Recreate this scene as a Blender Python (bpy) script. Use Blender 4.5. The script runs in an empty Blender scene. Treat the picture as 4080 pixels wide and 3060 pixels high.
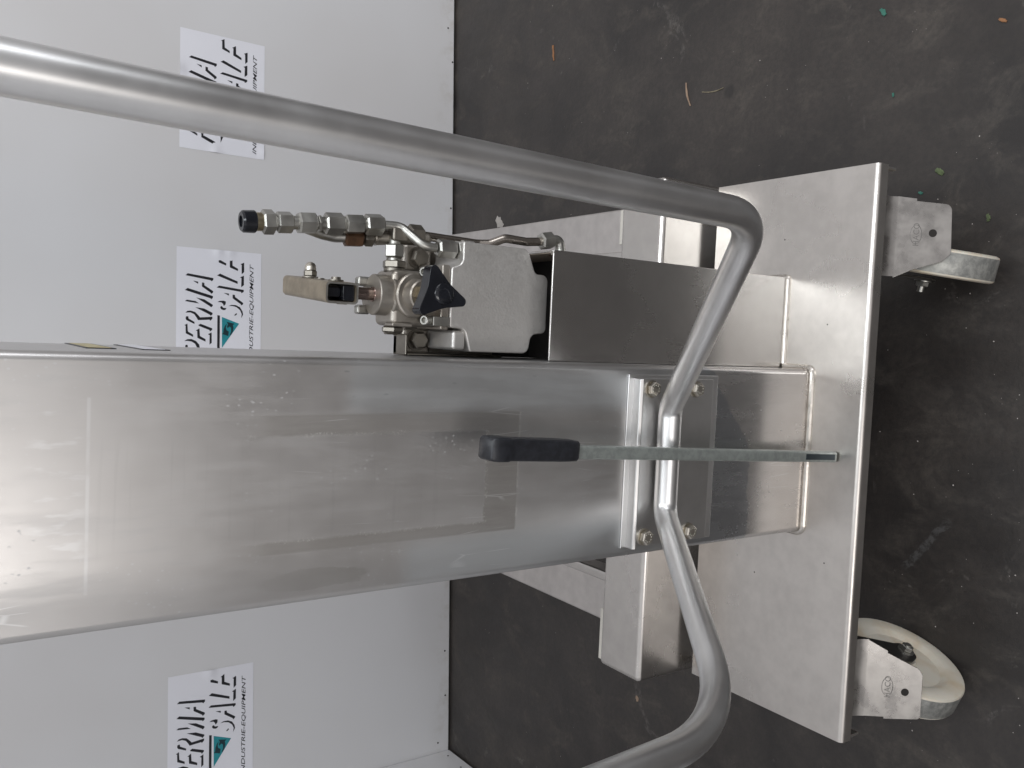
import bpy, bmesh, math, random
from mathutils import Vector, Matrix
random.seed(7)
V = Vector
scene = bpy.context.scene
COL = scene.collection

# ------------------------------------------------------------------ camera
CAM = V((0, 0, 1.37))
Rm = Matrix(((0.99759573, 0.04399948, -0.05354253),
             (0.06904202, -0.5641442, 0.82278461),
             (0.00599639, -0.8245031, -0.56582566)))      # columns: photo-right, down, forward (upright frame)
right, down, fwd = Rm.col[0], Rm.col[1], Rm.col[2]
cam_d = bpy.data.cameras.new('camera')
cam = bpy.data.objects.new('camera', cam_d)
COL.objects.link(cam)
bx_, by_, bz_ = down.normalized(), right.normalized(), (-fwd).normalized()   # the phone was held sideways
M = Matrix((bx_, by_, bz_)).transposed().to_4x4()
M.translation = CAM
cam.matrix_world = M
cam_d.sensor_width = 36.0
cam_d.lens = 3397.0 / 4080.0 * 36.0
cam_d.clip_start = 0.02
cam_d.clip_end = 60
scene.camera = cam

# ------------------------------------------------------------------ light
world = bpy.data.worlds.new('World')
scene.world = world
world.use_nodes = True
bgn = world.node_tree.nodes['Background']
bgn.inputs[0].default_value = (0.975, 0.965, 0.985, 1)
bgn.inputs[1].default_value = 0.64

def area(name, loc, target, sx, sy, power, col):
    d = bpy.data.lights.new(name, 'AREA')
    d.shape = 'RECTANGLE'; d.size = sx; d.size_y = sy; d.energy = power; d.color = col
    o = bpy.data.objects.new(name, d); COL.objects.link(o)
    o.location = loc
    o.rotation_euler = (V(target) - V(loc)).to_track_quat('-Z', 'Y').to_euler()
    return o
area('hall_door_daylight', (-2.2, -3.3, 1.95), (-0.2, 0.9, 0.7), 2.8, 2.5, 100, (1.0, 0.965, 0.93))
area('added_side_lamp', (2.6, -0.7, 1.9), (0.1, 0.8, 0.7), 0.7, 1.9, 30, (0.93, 0.96, 1.0))  # added lamp, no known window: puts right-hand highlights on the tubes
area('roof_light', (0.5, -0.5, 3.7), (-0.1, 1.1, 0.6), 0.7, 3.6, 60, (0.90, 0.96, 1.0))

scene.view_settings.view_transform = 'Standard'
scene.view_settings.look = 'None'
scene.view_settings.exposure = 0.0
scene.view_settings.gamma = 1.0
scene.render.engine = 'CYCLES'

# ------------------------------------------------------------------ node helpers
class NT:
    def __init__(s, name):
        s.m = bpy.data.materials.new(name); s.m.use_nodes = True
        s.t = s.m.node_tree; s.n = s.t.nodes; s.l = s.t.links
        s.b = s.n['Principled BSDF']
        s.pos = s.n.new('ShaderNodeNewGeometry').outputs['Position']
    def lk(s, a, b): s.l.new(a, b)
    def val(s, sock, v):
        if isinstance(v, (int, float)): sock.default_value = v
        elif isinstance(v, tuple): sock.default_value = v if len(v) == 4 or sock.type == 'VECTOR' else (*v, 1)
        else: s.lk(v, sock)
    def math(s, op, a, b=0.0, c=None, clamp=False):
        n = s.n.new('ShaderNodeMath'); n.operation = op; n.use_clamp = clamp
        s.val(n.inputs[0], a); s.val(n.inputs[1], b)
        if c is not None: s.val(n.inputs[2], c)
        return n.outputs[0]
    def mapping(s, scale=(1, 1, 1), rot=(0, 0, 0), loc=(0, 0, 0), src=None):
        n = s.n.new('ShaderNodeMapping'); s.lk(src or s.pos, n.inputs[0])
        n.inputs['Scale'].default_value = scale; n.inputs['Rotation'].default_value = rot; n.inputs['Location'].default_value = loc
        return n.outputs[0]
    def noise(s, vec, scale, detail=3, rough=0.55, dist=0.0):
        n = s.n.new('ShaderNodeTexNoise'); s.lk(vec, n.inputs['Vector'])
        n.inputs['Scale'].default_value = scale; n.inputs['Detail'].default_value = detail
        n.inputs['Roughness'].default_value = rough; n.inputs['Distortion'].default_value = dist
        return n.outputs['Fac']
    def voronoi(s, vec, scale, feature='F1', out='Distance', rnd=1.0):
        n = s.n.new('ShaderNodeTexVoronoi'); n.feature = feature; s.lk(vec, n.inputs['Vector'])
        n.inputs['Scale'].default_value = scale; n.inputs['Randomness'].default_value = rnd
        return n.outputs[out]
    def ramp(s, fac, a, b, lo=0.0, hi=1.0, smooth=True):
        n = s.n.new('ShaderNodeMapRange'); n.interpolation_type = 'SMOOTHSTEP' if smooth else 'LINEAR'
        s.val(n.inputs[0], fac); n.inputs[1].default_value = a; n.inputs[2].default_value = b
        n.inputs[3].default_value = lo; n.inputs[4].default_value = hi
        return n.outputs[0]
    def mix(s, fac, a, b):
        n = s.n.new('ShaderNodeMix'); n.data_type = 'RGBA'
        s.val(n.inputs[0], fac); s.val(n.inputs[6], a); s.val(n.inputs[7], b)
        return n.outputs[2]
    def sep(s, vec=None):
        n = s.n.new('ShaderNodeSeparateXYZ'); s.lk(vec or s.pos, n.inputs[0]); return n.outputs
    def bump(s, h, strength, dist, normal=None):
        n = s.n.new('ShaderNodeBump'); s.val(n.inputs['Height'], h)
        n.inputs['Strength'].default_value = strength; n.inputs['Distance'].default_value = dist
        if normal is not None: s.lk(normal, n.inputs['Normal'])
        return n.outputs[0]
    def rect(s, X, Z, x0, x1, z0, z1, soft=0.002):
        a = s.ramp(X, x0 - soft, x0 + soft); b = s.ramp(X, x1 - soft, x1 + soft, 1, 0)
        c = s.ramp(Z, z0 - soft, z0 + soft); d = s.ramp(Z, z1 - soft, z1 + soft, 1, 0)
        return s.math('MULTIPLY', s.math('MULTIPLY', a, b), s.math('MULTIPLY', c, d))
    def out(s, color=None, rough=None, metal=None, normal=None, **kw):
        if color is not None: s.val(s.b.inputs['Base Color'], color)
        if rough is not None: s.val(s.b.inputs['Roughness'], rough)
        if metal is not None: s.val(s.b.inputs['Metallic'], metal)
        if normal is not None: s.lk(normal, s.b.inputs['Normal'])
        for k, v in kw.items(): s.val(s.b.inputs[k.replace('_', ' ')], v)
        return s.m

def steel(name, c=(0.60, 0.585, 0.57), rough=0.30, var=0.12, brush=(60, 60, 4), smudge=3.0, bump=0.05, tint=0.88):
    t = NT(name)
    br = t.noise(t.mapping(brush), 5, 2, 0.5)
    sm = t.noise(t.pos, smudge, 4, 0.6)
    sp = t.noise(t.pos, 45, 3, 0.6)
    f = t.math('ADD', t.math('MULTIPLY', sm, 0.6), t.math('MULTIPLY', sp, 0.4))
    col = t.mix(t.ramp(f, 0.35, 0.65), tuple(x * tint for x in c), c)
    r = t.math('ADD', rough - var / 2, t.math('ADD', t.math('MULTIPLY', t.ramp(sm, 0.3, 0.7), var), t.math('MULTIPLY', br, 0.02)))
    bm_ = t.bump(br, bump * 0.6, 0.0003)
    return t.out(col, r, 1.0, bm_ if bump > 0.035 else None)

def plain(name, c, rough=0.5, metal=0.0, bump=0.0, bscale=60, cvar=0.15):
    t = NT(name)
    n = t.noise(t.pos, bscale, 4, 0.6)
    col = t.mix(t.ramp(n, 0.35, 0.65), tuple(x * (1 - cvar) for x in c), c)
    return t.out(col, rough, metal, t.bump(n, bump, 0.001) if bump else None)

# ---- materials
M_TUBE = steel('satin_steel_tube', (0.82, 0.815, 0.81), 0.33, 0.08, (180, 180, 5), 10, 0.0, 0.92)
M_PLATE = steel('folded_steel_sheet', (0.65, 0.615, 0.58), 0.30, 0.14, (4, 60, 60), 3.5, 0.012, 0.86)
M_BOX = steel('tank_sheet', (0.58, 0.56, 0.54), 0.24, 0.10, (60, 60, 3), 3, 0.0, 0.92)
M_BEAM = steel('beam_steel', (0.66, 0.63, 0.60), 0.25, 0.12, (3, 60, 60), 5, 0.012, 0.88)
M_LEG = steel('leg_steel', (0.66, 0.625, 0.60), 0.42, 0.12, (60, 3, 60), 7, 0.04, 0.85)
M_BOLT = steel('bolt_steel', (0.62, 0.58, 0.51), 0.28, 0.1, (30, 30, 30), 20, 0.05, 0.8)
M_ZINC = steel('zinc_plated', (0.46, 0.45, 0.42), 0.36, 0.12, (20, 20, 20), 30, 0.08, 0.75)
M_ZINCD = steel('dull_zinc', (0.30, 0.275, 0.24), 0.42, 0.12, (20, 20, 20), 30, 0.08, 0.7)
M_RUSTY = plain('browned_nut', (0.11, 0.055, 0.028), 0.5, 0.5, 0.1, 90, 0.4)
M_YZINC = steel('yellow_zinc', (0.50, 0.43, 0.30), 0.35, 0.1, (20, 20, 20), 30, 0.08, 0.75)
M_LEVERSOCK = plain('tan_painted_steel', (0.30, 0.25, 0.185), 0.42, 0.55, 0.12, 70, 0.25)
M_LEVER = plain('grey_green_zinc_bar', (0.36, 0.385, 0.365), 0.36, 0.55, 0.10, 120, 0.2)
M_BLACK = plain('black_plastic', (0.010, 0.011, 0.015), 0.14, 0, 0.02, 40, 0.3)
M_GRIP = plain('worn_black_rubber', (0.018, 0.019, 0.024), 0.42, 0, 0.25, 150, 0.4)
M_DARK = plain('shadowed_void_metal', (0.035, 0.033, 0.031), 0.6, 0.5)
M_FORK = plain('dark_fork_steel', (0.10, 0.095, 0.09), 0.4, 0.9, 0.05)
M_CREAM = plain('cream_plastic', (0.58, 0.52, 0.42), 0.5, 0, 0.05, 25, 0.12)
M_WHITE = plain('ivory_plate', (0.66, 0.63, 0.57), 0.5, 0.2, 0.03, 25, 0.08)

def mk_cast():
    t = NT('cast_aluminium')
    n = t.noise(t.pos, 260, 3, 0.6); n2 = t.noise(t.pos, 14, 3)
    v = t.voronoi(t.pos, 330)
    col = t.mix(t.ramp(n2, 0.3, 0.7), (0.57, 0.55, 0.525), (0.65, 0.63, 0.605))
    col = t.mix(t.ramp(n, 0.60, 0.75, 0, .5), col, (0.46, 0.45, 0.43))
    return t.out(col, t.ramp(n, 0.3, 0.7, 0.38, 0.48), 0.8, t.bump(t.math('ADD', n, t.math('MULTIPLY', v, 0.6)), 0.2, 0.0006))
M_CAST = mk_cast()
def mk_iron():
    t = NT('pump_body_iron')
    n = t.noise(t.pos, 200, 3, 0.6); n2 = t.noise(t.pos, 25, 3)
    col = t.mix(t.ramp(n2, 0.3, 0.7), (0.30, 0.27, 0.235), (0.42, 0.39, 0.35))
    return t.out(col, t.ramp(n2, 0.3, 0.7, 0.34, 0.46), 0.85, t.bump(n, 0.4, 0.0008))
M_IRON = mk_iron()

def mk_mast():
    t = NT('mast_brushed_steel_with_residue')
    o = t.sep(); X, Y, Z = o[0], o[1], o[2]
    front = t.ramp(Y, 0.806, 0.8045)                           # marks lie on the front sheet only
    wob = t.noise(t.pos, 60, 3, 0.6)
    Xw = t.math('ADD', X, t.math('MULTIPLY', t.math('SUBTRACT', wob, 0.5), 0.004))
    Zw = t.math('ADD', Z, t.math('MULTIPLY', t.math('SUBTRACT', wob, 0.5), 0.006))
    big = t.noise(t.pos, 5, 4, 0.6)
    streak = t.noise(t.mapping((70, 1, 9)), 1.0, 4, 0.65)
    hstreak = t.noise(t.mapping((6, 1, 160)), 1.0, 3, 0.6)
    fine = t.noise(t.mapping((260, 50, 12)), 1.0, 2, 0.5)
    spots = t.ramp(t.voronoi(t.mapping((1, 1, 0.7)), 170), 0.10, 0.22, 1, 0)
    gate = t.ramp(t.noise(t.pos, 14, 3), 0.50, 0.60)
    spots = t.math('MULTIPLY', spots, gate)
    base = t.mix(t.ramp(big, 0.3, 0.7), (0.535, 0.518, 0.505), (0.595, 0.578, 0.567))
    base = t.mix(t.math('MULTIPLY', t.ramp(streak, 0.5, 0.75), 0.18), base, (0.42, 0.425, 0.43))
    base = t.mix(t.math('MULTIPLY', spots, 0.35), base, (0.70, 0.71, 0.72))
    # dark elongated droplets on the right flank of the sheet
    drops = t.ramp(t.voronoi(t.mapping((1, 1, 0.33)), 95), 0.06, 0.13, 1, 0)
    dg = t.math('MULTIPLY', t.rect(X, Z, -0.078, -0.035, 0.74, 1.12, 0.02), t.ramp(t.noise(t.pos, 30, 2), 0.45, 0.6))
    base = t.mix(t.math('MULTIPLY', t.math('MULTIPLY', drops, dg), 0.7), base, (0.24, 0.24, 0.245))
    # bluish dusty film beside the residue frame
    film = t.math('MULTIPLY', t.math('MAXIMUM', t.rect(Xw, Zw, -0.083, -0.034, 0.56, 1.02, 0.012),
                                     t.rect(Xw, Zw, -0.27, -0.222, 0.56, 0.95, 0.014)), 0.55)
    base = t.mix(film, base, (0.50, 0.525, 0.54))
    # adhesive frame of a removed sheet : outer minus inner, open at the top
    def_outer = t.rect(X, t.math('ADD', Z, 0.0), -0.2195, -0.0835, 0.809, 1.135, 0.0012)
    inner = t.rect(Xw, Zw, -0.2075, -0.1040, 0.853, 1.30, 0.0016)
    fade = t.ramp(Zw, 1.09, 1.135, 1, 0)
    ring = t.math('MULTIPLY', t.math('MULTIPLY', def_outer, t.math('SUBTRACT', 1.0, inner)), fade)
    ring = t.math('MULTIPLY', ring, front)
    base = t.mix(t.math('MULTIPLY', ring, t.ramp(streak, 0.2, 0.8, 0.50, 0.78)), base, (0.29, 0.27, 0.25))
    # raised white glue crumbs along the inner border
    edge = t.math('SUBTRACT', t.rect(Xw, Zw, -0.2095, -0.1015, 0.849, 1.12, 0.001), t.rect(Xw, Zw, -0.2055, -0.1060, 0.8545, 1.30, 0.001), clamp=True)
    crumbs = t.math('MULTIPLY', edge, t.math('MULTIPLY', t.ramp(t.noise(t.pos, 420, 3, .7), 0.52, 0.62), t.ramp(t.noise(t.pos, 24, 3), 0.44, 0.60)))
    edge2 = t.math('SUBTRACT', t.rect(Xw, Zw, -0.2195, -0.0835, 0.8075, 0.9, 0.0006), t.rect(Xw, Zw, -0.23, -0.07, 0.8095, 0.92, 0.0006), clamp=True)
    crumbs = t.math('MAXIMUM', crumbs, t.math('MULTIPLY', edge2, t.ramp(wob, 0.40, 0.52)))
    base = t.mix(t.math('MULTIPLY', crumbs, 0.55), base, (0.74, 0.73, 0.70))
    # horizontal wipe marks inside the frame
    wipe = t.math('MULTIPLY', t.rect(X, Z, -0.205, -0.106, 0.855, 1.25, 0.01), t.ramp(hstreak, 0.56, 0.70))
    base = t.mix(t.math('MULTIPLY', wipe, 0.16), base, (0.44, 0.43, 0.42))
    # long pale cross line higher up, with smears above it
    line = t.math('MULTIPLY', t.rect(X, t.math('ADD', Z, t.math('MULTIPLY', big, 0.002)), -0.2365, -0.066, 1.2562, 1.2590, 0.0008), t.ramp(t.noise(t.pos, 30, 3), .36, .55, .35, 1))
    smear = t.math('MULTIPLY', t.rect(Xw, Zw, -0.23, -0.07, 1.258, 1.30, 0.01), t.ramp(t.noise(t.mapping((90, 1, 25)), 1.0, 3), 0.52, 0.66))
    base = t.mix(t.math('MULTIPLY', t.math('MAXIMUM', line, smear), 0.30), base, (0.80, 0.81, 0.82))
    # oval stain low on the left, water run
    ov = t.math('ADD', t.math('POWER', t.math('DIVIDE', t.math('ADD', Xw, 0.2475), 0.011), 2.0), t.math('POWER', t.math('DIVIDE', t.math('SUBTRACT', Zw, 1.05), 0.062), 2.0))
    base = t.mix(t.math('MULTIPLY', t.math('MULTIPLY', t.ramp(t.math('ADD', ov, t.math('MULTIPLY', t.math('SUBTRACT', t.noise(t.mapping((60, 1, 14)), 1.0, 4, .7), .5), 1.6)), 0.80, 1.05, 1, 0), t.ramp(Z, 1.12, 1.02, 0.2, 1)), 0.42), base, (0.40, 0.385, 0.36))
    # heat tinted / damp patch under the clamp plate
    low = t.math('MULTIPLY', t.ramp(t.math('ADD', Z, t.math('MULTIPLY', t.noise(t.mapping((1, 1, 1)), 22, 3), 0.05)), 0.475, 0.482, 0, 1), t.ramp(Z, 0.55, 0.60, 1, 0))
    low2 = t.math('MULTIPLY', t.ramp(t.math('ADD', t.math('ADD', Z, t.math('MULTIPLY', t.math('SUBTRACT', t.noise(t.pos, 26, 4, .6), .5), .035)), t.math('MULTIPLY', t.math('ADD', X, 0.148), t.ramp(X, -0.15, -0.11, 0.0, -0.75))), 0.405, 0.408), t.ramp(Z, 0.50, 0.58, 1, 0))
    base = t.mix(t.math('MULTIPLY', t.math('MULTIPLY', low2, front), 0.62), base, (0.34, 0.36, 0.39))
    warm = t.ramp(Z, 0.30, 0.40, 0.35, 0.0)
    base = t.mix(warm, base, (0.55, 0.50, 0.46))
    # scratches
    sc = t.ramp(t.voronoi(t.mapping((45, 1, 5), (0, 0.5, 0)), 1.0, 'DISTANCE_TO_EDGE'), 0.0, 0.02, 1, 0)
    sc = t.math('MULTIPLY', sc, t.ramp(t.noise(t.pos, 9, 2), 0.60, 0.66))
    base = t.mix(t.math('MULTIPLY', sc, 0.5), base, (0.85, 0.85, 0.85))
    r = t.math('ADD', t.ramp(big, 0.3, 0.7, 0.30, 0.38), t.math('MULTIPLY', t.ramp(streak, 0.4, 0.7), 0.06))
    r = t.math('ADD', r, t.math('MULTIPLY', t.math('MAXIMUM', film, t.math('MAXIMUM', ring, spots)), 0.14))
    r = t.math('SUBTRACT', r, t.ramp(Z, 0.36, 0.64, 0.12, 0.0))
    h = t.math('ADD', t.math('MULTIPLY', fine, 0.5), t.math('ADD', t.math('MULTIPLY', crumbs, 1.0), t.math('MULTIPLY', big, 1.5)))
    return t.out(base, r, 0.95, t.bump(h, 0.05, 0.0006))
M_MAST = mk_mast()

def mk_floor():
    t = NT('dark_concrete')
    big = t.noise(t.pos, 2.6, 6, 0.65, 0.4); mid = t.noise(t.mapping((1.6, 1, 1)), 8, 6, 0.7, 0.6); fn = t.noise(t.pos, 90, 4, 0.7)
    pol = t.noise(t.mapping((7, 1.5, 1)), 2.0, 4, 0.6)
    c = t.mix(t.ramp(big, 0.3, 0.7), (0.022, 0.019, 0.018), (0.050, 0.042, 0.037))
    c = t.mix(t.math('MULTIPLY', t.ramp(mid, 0.48, 0.72), 0.55), c, (0.088, 0.075, 0.063))
    c = t.mix(t.math('MULTIPLY', t.ramp(fn, 0.35, 0.62, 1, 0), 0.35), c, (0.018, 0.017, 0.017))
    # pale worn scuffs
    sc = t.math('MULTIPLY', t.ramp(t.noise(t.mapping((1, 1, 1), (0, 0, 0.6)), 6, 4, 0.7, 1.5), 0.62, 0.70), t.ramp(fn, 0.4, 0.6))
    c = t.mix(t.math('MULTIPLY', sc, 0.45), c, (0.13, 0.12, 0.11))
    # dark oil spots
    sp = t.ramp(t.voronoi(t.pos, 5.0), 0.05, 0.09, 1, 0)
    c = t.mix(t.math('MULTIPLY', t.math('MULTIPLY', sp, t.ramp(big, 0.5, 0.6)), 0.6), c, (0.014, 0.013, 0.013))
    # tiny pale grains
    g = t.math('MULTIPLY', t.ramp(t.voronoi(t.pos, 75), 0.035, 0.07, 1, 0), t.ramp(mid, 0.52, 0.60))
    c = t.mix(t.math('MULTIPLY', g, 0.7), c, (0.24, 0.22, 0.20))
    # a pale diagonal scrape in front of the truck
    o = t.sep(); X, Y = o[0], o[1]
    wob = t.math('MULTIPLY', t.math('SUBTRACT', mid, 0.5), 0.03)
    u = t.math('ADD', t.math('ADD', t.math('MULTIPLY', t.math('ADD', X, 0.312), 0.611), t.math('MULTIPLY', t.math('SUBTRACT', Y, 0.758), 0.791)), wob)
    w = t.math('ADD', t.math('MULTIPLY', t.math('ADD', X, 0.312), 0.791), t.math('MULTIPLY', t.math('SUBTRACT', Y, 0.758), -0.611))
    scr = t.math('MULTIPLY', t.ramp(t.math('ABSOLUTE', u), 0.004, 0.008, 1, 0), t.ramp(t.math('ABSOLUTE', w), 0.05, 0.065, 1, 0))
    c = t.mix(t.math('MULTIPLY', t.math('MULTIPLY', scr, t.ramp(fn, .35, .6)), 0.35), c, (0.13, 0.13, 0.13))
    r = t.math('ADD', t.ramp(mid, 0.3, 0.7, 0.32, 0.46), t.math('MULTIPLY', pol, 0.12))
    return t.out(c, r, 0.0, t.bump(t.math('ADD', fn, t.math('MULTIPLY', mid, 2)), 0.25, 0.0015))
M_FLOOR = mk_floor()

def mk_wall():
    t = NT('white_wall_panel')
    n = t.noise(t.pos, 1.2, 3); f = t.noise(t.pos, 300, 2); o = t.sep()
    c = t.mix(t.ramp(n, 0.3, 0.7), (0.595, 0.578, 0.575), (0.645, 0.638, 0.645))
    dirt = t.math('MULTIPLY', t.ramp(o[2], 0.0, 0.09, 1, 0), t.ramp(t.noise(t.pos, 18, 4, 0.7), 0.45, 0.7))
    c = t.mix(t.math('MULTIPLY', dirt, 0.35), c, (0.42, 0.38, 0.33))
    sp = t.ramp(t.voronoi(t.pos, 22), 0.015, 0.03, 1, 0)
    c = t.mix(t.math('MULTIPLY', t.math('MULTIPLY', sp, t.ramp(o[2], 0.06, 0.14, 1, 0)), 0.6), c, (0.2, 0.17, 0.14))
    return t.out(c, 0.42, 0.0, t.bump(t.math('ADD', t.math('MULTIPLY', f, 0.3), n), 0.08, 0.002))
M_WALL = mk_wall()
M_PAPER = plain('white_paper', (0.76, 0.755, 0.80), 0.45, 0, 0.03, 8, 0.02)
M_INK = plain('black_ink', (0.010, 0.010, 0.014), 0.4)
M_TEAL = plain('teal_ink', (0.02, 0.26, 0.30), 0.4)
M_TEALD = plain('dark_teal_ink', (0.006, 0.03, 0.04), 0.4)
M_STICK = plain('yellow_label', (0.50, 0.42, 0.20), 0.4)
M_SCREW = plain('dark_screw', (0.06, 0.055, 0.05), 0.4, 0.8)
M_MARK = plain('brown_marker', (0.16, 0.07, 0.03), 0.6)
M_LITTAN = plain('lit_tan_sheet', (.42, .36, .30), .55, .3, .05, 30, .15)  # tan, paler than the housing steel: lit look painted in
M_DARKBLUE = plain('slot_shade_blue', (.05, .065, .075), .35, .7)  # dark blue that stands for shade inside a recessed slot
M_GAPBLK = plain('black_gap_strip', (0.015, 0.014, 0.013), 0.7)  # plain black for the strip along the bottom of the wall panels

# ------------------------------------------------------------------ mesh helpers
def arc(s, e, f):
    ls, le = s.length, e.length; d = s.normalized().lerp(e.normalized(), f) if s.angle(e) < 1e-4 else s.normalized().slerp(e.normalized(), f)
    return d * (ls + (le - ls) * f)
def new_bm(): return bmesh.new()
def wpos(o):
    p = V(o.location)
    while o.parent: o = o.parent; p += o.location
    return p
def obj(name, bm, mat, parent=None, bevel=0.0, seg=3, angle=35, smooth=True, origin=None, label=None, kind=None):
    """link a bmesh (built in world metres) as one object, origin at its middle"""
    bmesh.ops.recalc_face_normals(bm, faces=bm.faces)
    co = [v.co for v in bm.verts]
    if origin is None:
        origin = V([(min(c[i] for c in co) + max(c[i] for c in co)) / 2 for i in range(3)])
    origin = V(origin)
    bmesh.ops.translate(bm, verts=bm.verts, vec=-origin)
    me = bpy.data.meshes.new(name); bm.to_mesh(me); bm.free()
    for p in me.polygons: p.use_smooth = smooth
    if smooth: me.set_sharp_from_angle(angle=math.radians(angle))
    for m in (mat if isinstance(mat, (list, tuple)) else [mat]): me.materials.append(m)
    o = bpy.data.objects.new(name, me); COL.objects.link(o)
    if parent: o.parent = parent; o.location = origin - wpos(parent)
    else: o.location = origin
    if bevel:
        b = o.modifiers.new('bevel', 'BEVEL'); b.width = bevel; b.segments = seg
        b.limit_method = 'ANGLE'; b.angle_limit = math.radians(angle); b.harden_normals = True
        for p in me.polygons: p.use_smooth = True
    if label: o['label'] = label
    if kind: o['kind'] = kind
    return o
def thing(name, loc, label, cat, group=None):
    o = bpy.data.objects.new(name, None); COL.objects.link(o); o.location = loc
    o.empty_display_size = 0.05
    tag(o, label, cat, group); return o
def tag(o, label, cat, group=None):
    o['label'] = label; o['category'] = cat
    if group: o['group'] = group
    return o

def box(bm, x0, x1, y0, y1, z0, z1, mi=0):
    vs = [bm.verts.new((x, y, z)) for x in (x0, x1) for y in (y0, y1) for z in (z0, z1)]
    for f in ((0, 1, 3, 2), (4, 6, 7, 5), (0, 4, 5, 1), (2, 3, 7, 6), (0, 2, 6, 4), (1, 5, 7, 3)):
        bm.faces.new([vs[i] for i in f]).material_index = mi
    return vs
def frame_of(ax, up=None):
    ax = V(ax).normalized()
    u = V(up) if up is not None else (V((0, 0, 1)) if abs(ax.z) < 0.9 else V((1, 0, 0)))
    u = (u - ax * u.dot(ax)).normalized(); w = ax.cross(u)
    return ax, u, w
def rev(bm, p0, axis, prof, seg=32, up=None, close=True, mi=0, phase=0.0):
    """revolve profile [(distance along axis, radius)]"""
    ax, u, w = frame_of(axis, up); p0 = V(p0); rings = []
    for d, r in prof:
        rings.append([bm.verts.new(p0 + ax * d + (u * math.cos(a) + w * math.sin(a)) * r) for a in [phase + 2 * math.pi * k / seg for k in range(seg)]])
    for a, b in zip(rings, rings[1:]):
        for k in range(seg):
            bm.faces.new((a[k], a[(k + 1) % seg], b[(k + 1) % seg], b[k])).material_index = mi
    if close:
        bm.faces.new(rings[0][::-1]).material_index = mi; bm.faces.new(rings[-1]).material_index = mi
def hexn(bm, p0, p1, af, up=None, chamfer=0.0012, phase=0.0, mi=0):
    """hexagon nut/bar with turned chamfers"""
    p0, p1 = V(p0), V(p1); L = (p1 - p0).length; r = af / 2 / math.cos(math.pi / 6)
    c = min(chamfer, L * 0.3)
    rev(bm, p0, p1 - p0, [(0, r - c * 1.3), (c, r), (L - c, r), (L, r - c * 1.3)], 6, up, True, mi, phase)
def fillet(pts, rad, n=10):
    out = [V(pts[0])]
    for i in range(1, len(pts) - 1):
        a, b, c = V(pts[i - 1]), V(pts[i]), V(pts[i + 1])
        r = rad[i - 1] if isinstance(rad, (list, tuple)) else rad
        d0, d1 = (a - b).normalized(), (c - b).normalized()
        th = d0.angle(d1); t = min(r / math.tan(th / 2), (a - b).length * .49, (c - b).length * .49)
        r = t * math.tan(th / 2)
        ctr = b + (d0 + d1).normalized() * (r / math.sin(th / 2))
        s, e = b + d0 * t - ctr, b + d1 * t - ctr
        for k in range(n + 1):
            f = k / n; out.append(ctr + (arc(s, e, f) if s.length > 1e-6 else s))
    out.append(V(pts[-1])); return out
def tube(bm, pts, r, seg=20, cap=True, mi=0):
    pts = [V(p) for p in pts]; rings = []; ref = None
    for i, p in enumerate(pts):
        d = (pts[min(i + 1, len(pts) - 1)] - pts[max(i - 1, 0)]).normalized()
        if ref is None: ref = frame_of(d)[1]
        ref = (ref - d * ref.dot(d)).normalized(); w = d.cross(ref)
        rr = r[i] if isinstance(r, (list, tuple)) else r
        rings.append([bm.verts.new(p + (ref * math.cos(2 * math.pi * k / seg) + w * math.sin(2 * math.pi * k / seg)) * rr) for k in range(seg)])
    for a, b in zip(rings, rings[1:]):
        for k in range(seg): bm.faces.new((a[k], a[(k + 1) % seg], b[(k + 1) % seg], b[k])).material_index = mi
    if cap: bm.faces.new(rings[0][::-1]); bm.faces.new(rings[-1])
def prism(bm, poly, f0, f1, mi=0):
    """poly of 2D points; f0 / f1 map them to the two end faces"""
    a = [bm.verts.new(f0(*p)) for p in poly]; b = [bm.verts.new(f1(*p)) for p in poly]; n = len(poly)
    bm.faces.new(a).material_index = mi; bm.faces.new(b[::-1]).material_index = mi
    for k in range(n): bm.faces.new((a[k], b[k], b[(k + 1) % n], a[(k + 1) % n])).material_index = mi
def round_poly(poly, r, n=5):
    out = []; m = len(poly)
    for i in range(m):
        a, b, c = V((*poly[i - 1], 0)), V((*poly[i], 0)), V((*poly[(i + 1) % m], 0))
        rr = r[i] if isinstance(r, (list, tuple)) else r
        if rr <= 0: out.append(tuple(b[:2])); continue
        d0, d1 = (a - b).normalized(), (c - b).normalized(); th = d0.angle(d1)
        if th > 3.1: out.append(tuple(b[:2])); continue
        t = min(rr / math.tan(th / 2), (a - b).length * .45, (c - b).length * .45); rr = t * math.tan(th / 2)
        ctr = b + (d0 + d1).normalized() * (rr / math.sin(th / 2)); s, e = b + d0 * t - ctr, b + d1 * t - ctr
        for k in range(n + 1): q = ctr + arc(s, e, k / n); out.append((q.x, q.y))
    return out

# ------------------------------------------------------------------ setting: floor, walls
bm = new_bm(); g = 40
for i in range(2):
    pass
vs = [bm.verts.new(p) for p in ((-12, -12, 0), (12, -12, 0), (12, 12, 0), (-12, 12, 0))]; bm.faces.new(vs)
obj('floor', bm, M_FLOOR, smooth=False, kind='structure')

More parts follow.
